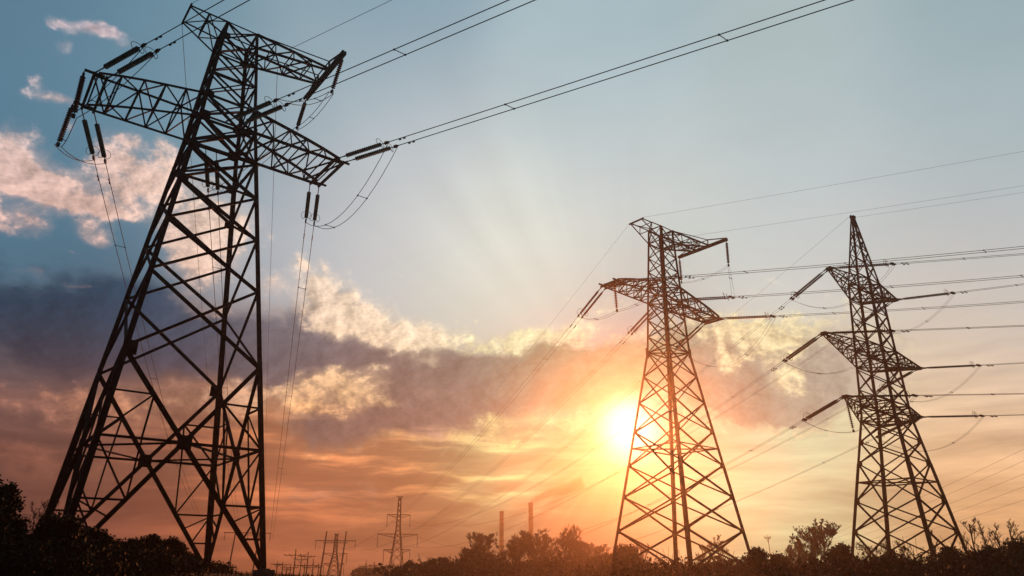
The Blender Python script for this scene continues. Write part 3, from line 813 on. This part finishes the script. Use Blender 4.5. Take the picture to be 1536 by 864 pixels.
# ------------------------------------------------------------------ chimneys and smoke
def chimney(px, top, dist, w, label):
    p = at(px, top, dist); zg = ground_z(p[0], p[1]); H = p[2] - zg
    root = empty('chimney_stack', (p[0], p[1], zg), label, 'chimney', 'factory chimneys')
    m = MB(); m.lathe([(w * 1.35, -.5), (w * 1.18, H * .35), (w, H * .96), (w, H)], 24); m.build('shaft', M_BRICK, root)
    m = MB(); m.lathe([(w * .98, H - 1.4), (w * 1.14, H - 1.3), (w * 1.14, H - .1), (w * 1.0, H + .05)], 24); m.build('rim', M_CONC, root)
    for z in (.55, .8):
        m = MB(); r_ = w * (1.35 - .35 * z)
        m.lathe([(r_ * 1.0, H * z), (r_ + .5, H * z + .05), (r_ + .5, H * z + .2), (r_ * 1.0, H * z + .25)], 20); m.build('gallery', M_FIT, root)
    m = MB()
    for x in (-.2, .2): m.bar((x, -w * 1.33, 0), (x, -w * 1.03, H), .05)
    for k in range(int(H / .6)): m.bar((-.2, -w * 1.33 + w * .3 * k * .6 / H, k * .6), (.2, -w * 1.33 + w * .3 * k * .6 / H, k * .6), .035)
    m.build('ladder', M_FIT, root)
    return p
chimney(752.5, 767, 300, .78, 'shorter factory chimney behind bare trees, left of the smoking one')
cp = chimney(796, 754, 300, .86, 'taller factory chimney behind bare trees, trailing a faint plume of smoke')
m = MB(); pts = []
q = np.array([cp[0], cp[1], cp[2] + .3])
for k in range(14):
    t = k / 13; pts.append(q + np.array([22 * t ** .9, 4 * t, 8.0 * t ** .8 + .3 * math.sin(7 * t)]))
vs = []; fs = []; nn = 12
for i, p in enumerate(pts):
    rr = .8 + 2.0 * (i / 13) ** .8
    for k in range(nn):
        a = 2 * math.pi * k / nn; wob = 1 + .28 * math.sin(3 * a + i * 1.7) * math.sin(i * .9)
        vs.append(p + np.array([-.35 * rr * math.sin(a) * wob, rr * math.cos(a) * wob, rr * math.sin(a) * wob]))
fs = [(i * nn + k, i * nn + (k + 1) % nn, (i + 1) * nn + (k + 1) % nn, (i + 1) * nn + k) for i in range(13) for k in range(nn)]
m.add(vs, fs + [tuple(range(nn))[::-1], tuple(range(13 * nn, 14 * nn))])
M_SMOKE = bpy.data.materials.new('smoke'); M_SMOKE.use_nodes = True
n_ = M_SMOKE.node_tree; n_.nodes.clear()
pv = n_.nodes.new('ShaderNodeVolumePrincipled'); pv.inputs['Density'].default_value = .32; pv.inputs['Color'].default_value = (.45, .40, .36, 1); pv.inputs['Anisotropy'].default_value = .2
oo = n_.nodes.new('ShaderNodeOutputMaterial'); n_.links.new(pv.outputs[0], oo.inputs['Volume'])
tag(m.build('smoke', M_SMOKE), 'faint smoke drifting right from the taller factory chimney', 'smoke', kind='stuff')

# ------------------------------------------------------------------ trees
def leafy_tree(px, top, dist, wpx, label, dense=1.0, material=None, lean=0, peak=2.6):
    t = at(px, top, dist); zg = ground_z(t[0], t[1]); H = t[2] - zg
    Rw = wpx / FPX * dist / 2
    root = empty('leafy_tree', (t[0], t[1], zg), label, 'tree', 'trees and shrubs', random.uniform(0, 6.28))
    tr = MB(); tr.tube([(0, 0, -.2), (.1, .05, H * .35), (lean, .0, H * .62)], .035 * H, 8, .018 * H)
    cr = MB(); nc = int(32 * dense)
    for k in range(nc):
        s = .26 * Rw * random.uniform(.55, 1.3) + .10
        zz = (H - .9 * s) * (.12 + .88 * (k + .5) / nc * random.uniform(.88, 1.0)); f = min(1, max(.1, 1.25 * (1 - (zz / H) ** peak)))
        an = random.uniform(0, 6.28); rr = Rw * f * math.sqrt(random.random()) * .85
        c = np.array([rr * math.cos(an), rr * math.sin(an), min(zz, H * .97)])
        tr.tube([(0, 0, min(zz * .55, H * .5)), lerp((0, 0, zz * .6), c, .6) + [0, 0, .1], c], .012 * H, 5, .004 * H)
        nl = int(620 * dense)
        L = np.minimum(np.abs(rng.normal(0, 1, (nl, 1))) ** .8, 1.9) * s * .8
        d = rng.normal(0, 1, (nl, 3)); d /= np.linalg.norm(d, axis=1)[:, None]
        pos = c + d * L * np.array([1, 1, .8])
        u = rng.normal(0, 1, (nl, 3)); u /= np.linalg.norm(u, axis=1)[:, None]
        v = np.cross(u, rng.normal(0, 1, (nl, 3))); v /= np.linalg.norm(v, axis=1)[:, None]
        ls = dist * .0009 * rng.uniform(.5, 1.3, (nl, 1)) + .02
        cr.quads(pos, u * ls, v * ls * .7)
    tr.build('trunk', M_BARK, root); cr.build('crown', material or M_LEAF, root)
def bare_tree(px, top, dist, wpx, label, depth=5, conic=False, seed=0, rmul=1.0):
    rnd = random.Random(seed + int(px))
    t = at(px, top, dist); zg = ground_z(t[0], t[1]); H = t[2] - zg; Rw = wpx / FPX * dist / 2
    root = empty('bare_tree', (t[0], t[1], zg), label, 'tree', 'trees and shrubs')
    tr = MB(); tw = MB(); rmin = dist * .00017
    def grow(p, d, L, r, lev):
        n = 3 if lev < 3 else 2; pts = [p]; dd = d.copy()
        for k in range(n):
            dd = dd + np.array([rnd.gauss(0, .13), rnd.gauss(0, .13), rnd.gauss(.05, .08)]); dd /= np.linalg.norm(dd)
            pts.append(pts[-1] + dd * L / n)
        mb = tr if lev <= 1 else tw
        mb.tube(pts, max(r, rmin), 5 if lev < 2 else 3, max(r * .55, rmin * .8), caps=False)
        if lev >= depth: return
        nb = rnd.choice((3, 4, 4)) if lev else int(14 if conic else 12)
        for k in range(nb):
            f = rnd.uniform(.3, 1.0) if lev else (.10 + .88 * (k + .5) / nb)
            i = min(n - 1, int(f * n)); q = lerp(pts[i], pts[i + 1], f * n - i)
            a = rnd.uniform(0, 6.28); sp = rnd.uniform(.45, .95) if lev else (.95 if conic else .85) * rnd.uniform(.7, 1.1)
            side = np.array([math.cos(a), math.sin(a), 0]); nd_ = dd * math.cos(sp) + side * math.sin(sp); nd_[2] += .20; nd_ /= np.linalg.norm(nd_)
            if lev == 0: Lc = max(.5, (Rw * 1.0) * ((1.12 - f) if conic else (1.0 - 1.1 * max(0, f - .55)))) 
            else: Lc = L * rnd.uniform(.45, .68)
            grow(q, nd_, Lc, r * .5, lev + 1)
    grow(np.array([0, 0, -.1]), np.array([0, 0, 1.]), H * .9, .014 * H * rmul, 0)
    zz = sorted(v[2] for v in tw.v); k = H / zz[int(len(zz) * .985)]
    kx = Rw / max(.1, sorted(math.hypot(v[0], v[1]) for v in tw.v)[int(len(tw.v) * .95)])
    for mb in (tr, tw): mb.v = [(x * kx, y * kx, z * k) for x, y, z in mb.v]
    tr.build('trunk', M_BARK, root); tw.build('crown', M_BARK, root)

# thicket at the left, in front of the nearest pylon's left feet
left = [(-30, 700, 34, 110, 'tallest black tree, cut by the left edge of the frame'), (10, 722, 36, 66, 'black leafy tree at the left edge with a rounded top, rising above the thicket'),
 (92, 768, 37, 80, 'black leafy shrub covering the left foot of the nearest pylon'), (130, 786, 39, 70, 'black shrub right of the covered left foot of the nearest pylon'),
 (160, 798, 41, 40, 'small black shrub with a knobbly top left of the gap under the nearest pylon'), (195, 806, 46, 60, 'low rounded black shrub in the middle of the left thicket'),
 (228, 801, 50, 50, 'black shrub with a spiky top in the middle of the left thicket'), (258, 806, 52, 56, 'last tall black shrub before the far right leg of the nearest pylon'),
 (280, 828, 58, 50, 'low black shrub just left of the far right leg of the nearest pylon'), (318, 843, 60, 56, 'lowest black shrub at the right end of the left thicket')]
for px, top, dist, w, lab in left: leafy_tree(px, top, dist, w, lab, 1.5 if w > 60 else 1.15, peak=random.choice((1.0, 1.3, 2.0)))
bare_tree(48, 750, 39, 60, 'wispy leafless shrub between the leafy tree at the left edge and the pylon foot', 4, seed=3)
# skyline trees
mid = [(776, 806, 125, 50, 5, 'low bare tree between the two chimneys'), (822, 806, 122, 50, 5, 'low spreading bare tree right of the taller chimney, behind the tall one'), (888, 814, 120, 46, 5, 'last low bare tree before the left leg of the pylon by the sun'),
 (735, 800, 118, 56, 5, 'bare tree in front of the shorter chimney'), (760, 812, 112, 40, 5, 'bushy bare tree just right of the shorter chimney'),
 (798, 797, 118, 62, 5, 'bare tree in front of the taller chimney'), (840, 791, 112, 60, 5, 'tall bare tree, first right of the taller chimney'),
 (866, 800, 112, 52, 5, 'bare tree, second right of the taller chimney'), (706, 822, 118, 40, 5, 'low bare tree at the left end of the chimney trees'),
 (970, 815, 110, 34, 4, 'thin bare tree inside the left legs of the pylon by the sun'), (1052, 818, 105, 34, 4, 'thin bare tree inside the right legs of the pylon by the sun'),
 (1080, 804, 110, 30, 4, 'slender bare tree before the right leg of the pylon by the sun'),
 (1205, 802, 105, 44, 5, 'spreading bare tree leaning left of the cone shaped tree'), (1226, 780, 105, 74, 5, 'cone shaped bare tree between the two right pylons'),
 (1180, 818, 110, 40, 4, 'low bare shrub left of the cone shaped tree'),
 (1318, 808, 92, 30, 3, 'bare tree between the legs of the pointed pylon'), (1355, 812, 95, 30, 3, 'second bare tree between the legs of the pointed pylon'),
 (1300, 812, 90, 30, 3, 'bare shrub behind the left leg of the pointed pylon'), (1402, 796, 92, 28, 3, 'bare tree behind the right leg of the pointed pylon'),
 (1446, 778, 85, 34, 3, 'tall twiggy tree just right of the pointed pylon'), (1465, 782, 88, 30, 3, 'second twiggy tree right of the pointed pylon'),
 (1490, 788, 86, 30, 3, 'third twiggy tree right of the pointed pylon'), (1512, 782, 88, 34, 3, 'twiggy tree near the right edge of the frame')]
for px, top, dist, w, dep, lab in mid:
    bare_tree(px, top, dist, w, lab, dep + 1, conic='cone shaped' in lab, seed=17, rmul=1.3 if dist > 150 else 1)
low = [(545, 852, 300, 26, 'round far bush under the lone pole'), (565, 850, 300, 30, 'far bush left of the foot of the small far pylon'), (625, 839, 128, 50, 'rounded bush right of the foot of the small far pylon'),
 (660, 834, 122, 56, 'rounded bush left of the chimney trees'), (935, 812, 90, 60, 'round leafy tree at the left foot of the pylon by the sun'), (905, 826, 95, 50, 'low leafy bush left of the pylon by the sun'),
 (1134, 818, 68, 40, 'leafy shrub at the right foot of the pylon by the sun'), (1170, 826, 70, 46, 'low leafy shrub beside the slim pole'), (1260, 814, 75, 50, 'leafy shrub at the left foot of the pointed pylon'),
 (1330, 826, 66, 60, 'dark leafy shrub below the middle of the pointed pylon'), (1418, 812, 66, 44, 'dark leafy shrub at the right foot of the pointed pylon'),
 (1480, 812, 68, 60, 'dark leafy shrub in front of the twiggy trees'), (1530, 804, 64, 60, 'dark leafy tree cut by the right edge of the frame')]
for px, top, dist, w, lab in low:
    leafy_tree(px, top, dist, w, lab, 1.1, M_LEAF2 if dist > 80 else None)

# undergrowth: a thick mass of brush nobody could count
def brush(name, segs, label, leaf, material):
    """many bushes of uneven height with bare shoots sticking out"""
    mb = MB()
    for (px0, px1, d0, d1, y0, y1, n) in segs:
        nb = max(6, int(abs(px1 - px0) / 7 * (1 + (d1 - d0) / 25)))
        for k in range(nb):
            u = (k + rng.random()) / nb; u = (u * 7.31) % 1.0
            px = px0 + (px1 - px0) * u; dist = rng.uniform(d0, d1)
            top = at(px, y0 + (y1 - y0) * u + rng.normal(0, 4.5) + 4 * math.sin(px * .05) + 3 * math.sin(px * .19 + 1), dist)
            zg = ground_z(top[0], top[1]); h = max(.5, top[2] - zg); rad = h * rng.uniform(.45, .8) + .35
            m_ = int(2.2 * n / nb)
            d = rng.normal(0, 1, (m_, 3)); d /= np.linalg.norm(d, axis=1)[:, None]
            rr = (rng.random((m_, 1)) ** .4) * (1 + .25 * np.sin(3 * d[:, :1] + k) * np.cos(4 * d[:, 1:2]))
            pos = np.array([top[0], top[1], zg + h * .40]) + d * rr * np.array([rad, rad, h * .50])
            uu = rng.normal(0, 1, (m_, 3)); uu /= np.linalg.norm(uu, axis=1)[:, None]
            vv = np.cross(uu, rng.normal(0, 1, (m_, 3))); vv /= np.linalg.norm(vv, axis=1)[:, None]
            ls = leaf * dist * rng.uniform(.35, 1.35, (m_, 1)) ** 1.3
            mb.quads(pos, uu * ls, vv * ls * rng.uniform(.35, .9, (m_, 1)))
            ns = int(rng.integers(0, 5))                                             # shoots
            p0 = np.array([top[0], top[1], zg + h * .5]) + rng.normal(0, 1, (ns, 3)) * np.array([rad * .5, rad * .5, .1])
            sh = np.stack([rng.normal(0, .16, ns), rng.normal(0, .16, ns), np.ones(ns)], 1) * (h * rng.uniform(.16, .34, (ns, 1)) ** 1.1)
            mb.quads(p0 + sh, np.tile(np.array([[dist * .00022, 0, 0]]), (ns, 1)), sh)
    tag(mb.build(name, material), label, 'undergrowth', kind='stuff')
brush('undergrowth', [(-90, 150, 33, 42, 782, 800, 9000), (120, 290, 42, 56, 812, 826, 8000), (270, 330, 56, 64, 840, 852, 1500)],
      'black undergrowth filling the thicket at the left', .0015, M_LEAF)
brush('undergrowth', [(585, 720, 112, 132, 850, 838, 8000), (700, 900, 100, 128, 836, 836, 13000), (880, 1160, 58, 92, 836, 834, 16000), (1130, 1290, 58, 88, 836, 830, 11000), (1270, 1640, 54, 78, 828, 820, 18000)],
      'dark brush along the skyline under the right pylons', .0016, M_LEAF2)

# rough grass in the open ground at the left
n = 26000
ang = rng.uniform(R(-44), R(44), n); rr = rng.uniform(9, 60, n)
gx, gy = rr * np.sin(ang), rr * np.cos(ang)
gz = np.array([ground_z(x, y) for x, y in zip(gx, gy)])
hh = rng.uniform(.08, .26, n); wd = .012 + rr * .0003; th = rng.uniform(0, 6.28, n)
cx, cy = np.cos(th) * wd, np.sin(th) * wd; lx, ly = rng.normal(0, .07, n), rng.normal(0, .07, n)
V = np.stack([np.stack([gx - cx, gy - cy, gz], 1), np.stack([gx + cx, gy + cy, gz], 1), np.stack([gx + lx, gy + ly, gz + hh], 1)], 1).reshape(-1, 3)
m = MB(); m.v = V.tolist(); m.f = np.arange(3 * n).reshape(n, 3).tolist()
tag(m.build('grass', M_GRASS), 'rough dry grass on the open ground', 'grass', kind='stuff')

# ------------------------------------------------------------------ haze
HZ = bpy.data.materials.new('evening haze'); HZ.use_nodes = True
n_ = HZ.node_tree; n_.nodes.clear()
ad = n_.nodes.new('ShaderNodeAddShader')
for i, (d, gg) in enumerate(HAZE):
    pv = n_.nodes.new('ShaderNodeVolumePrincipled')
    pv.inputs['Density'].default_value = d
    pv.inputs['Color'].default_value = (.95, .87, .78, 1)
    pv.inputs['Anisotropy'].default_value = gg
    n_.links.new(pv.outputs[0], ad.inputs[i])
oo = n_.nodes.new('ShaderNodeOutputMaterial'); n_.links.new(ad.outputs[0], oo.inputs['Volume'])
m = MB(); m.box((0, 0, HAZE_TOP / 2 - 3), HAZE_HALF * 2, HAZE_HALF * 2, HAZE_TOP + 6)
tag(m.build('haze', HZ), kind='stuff')
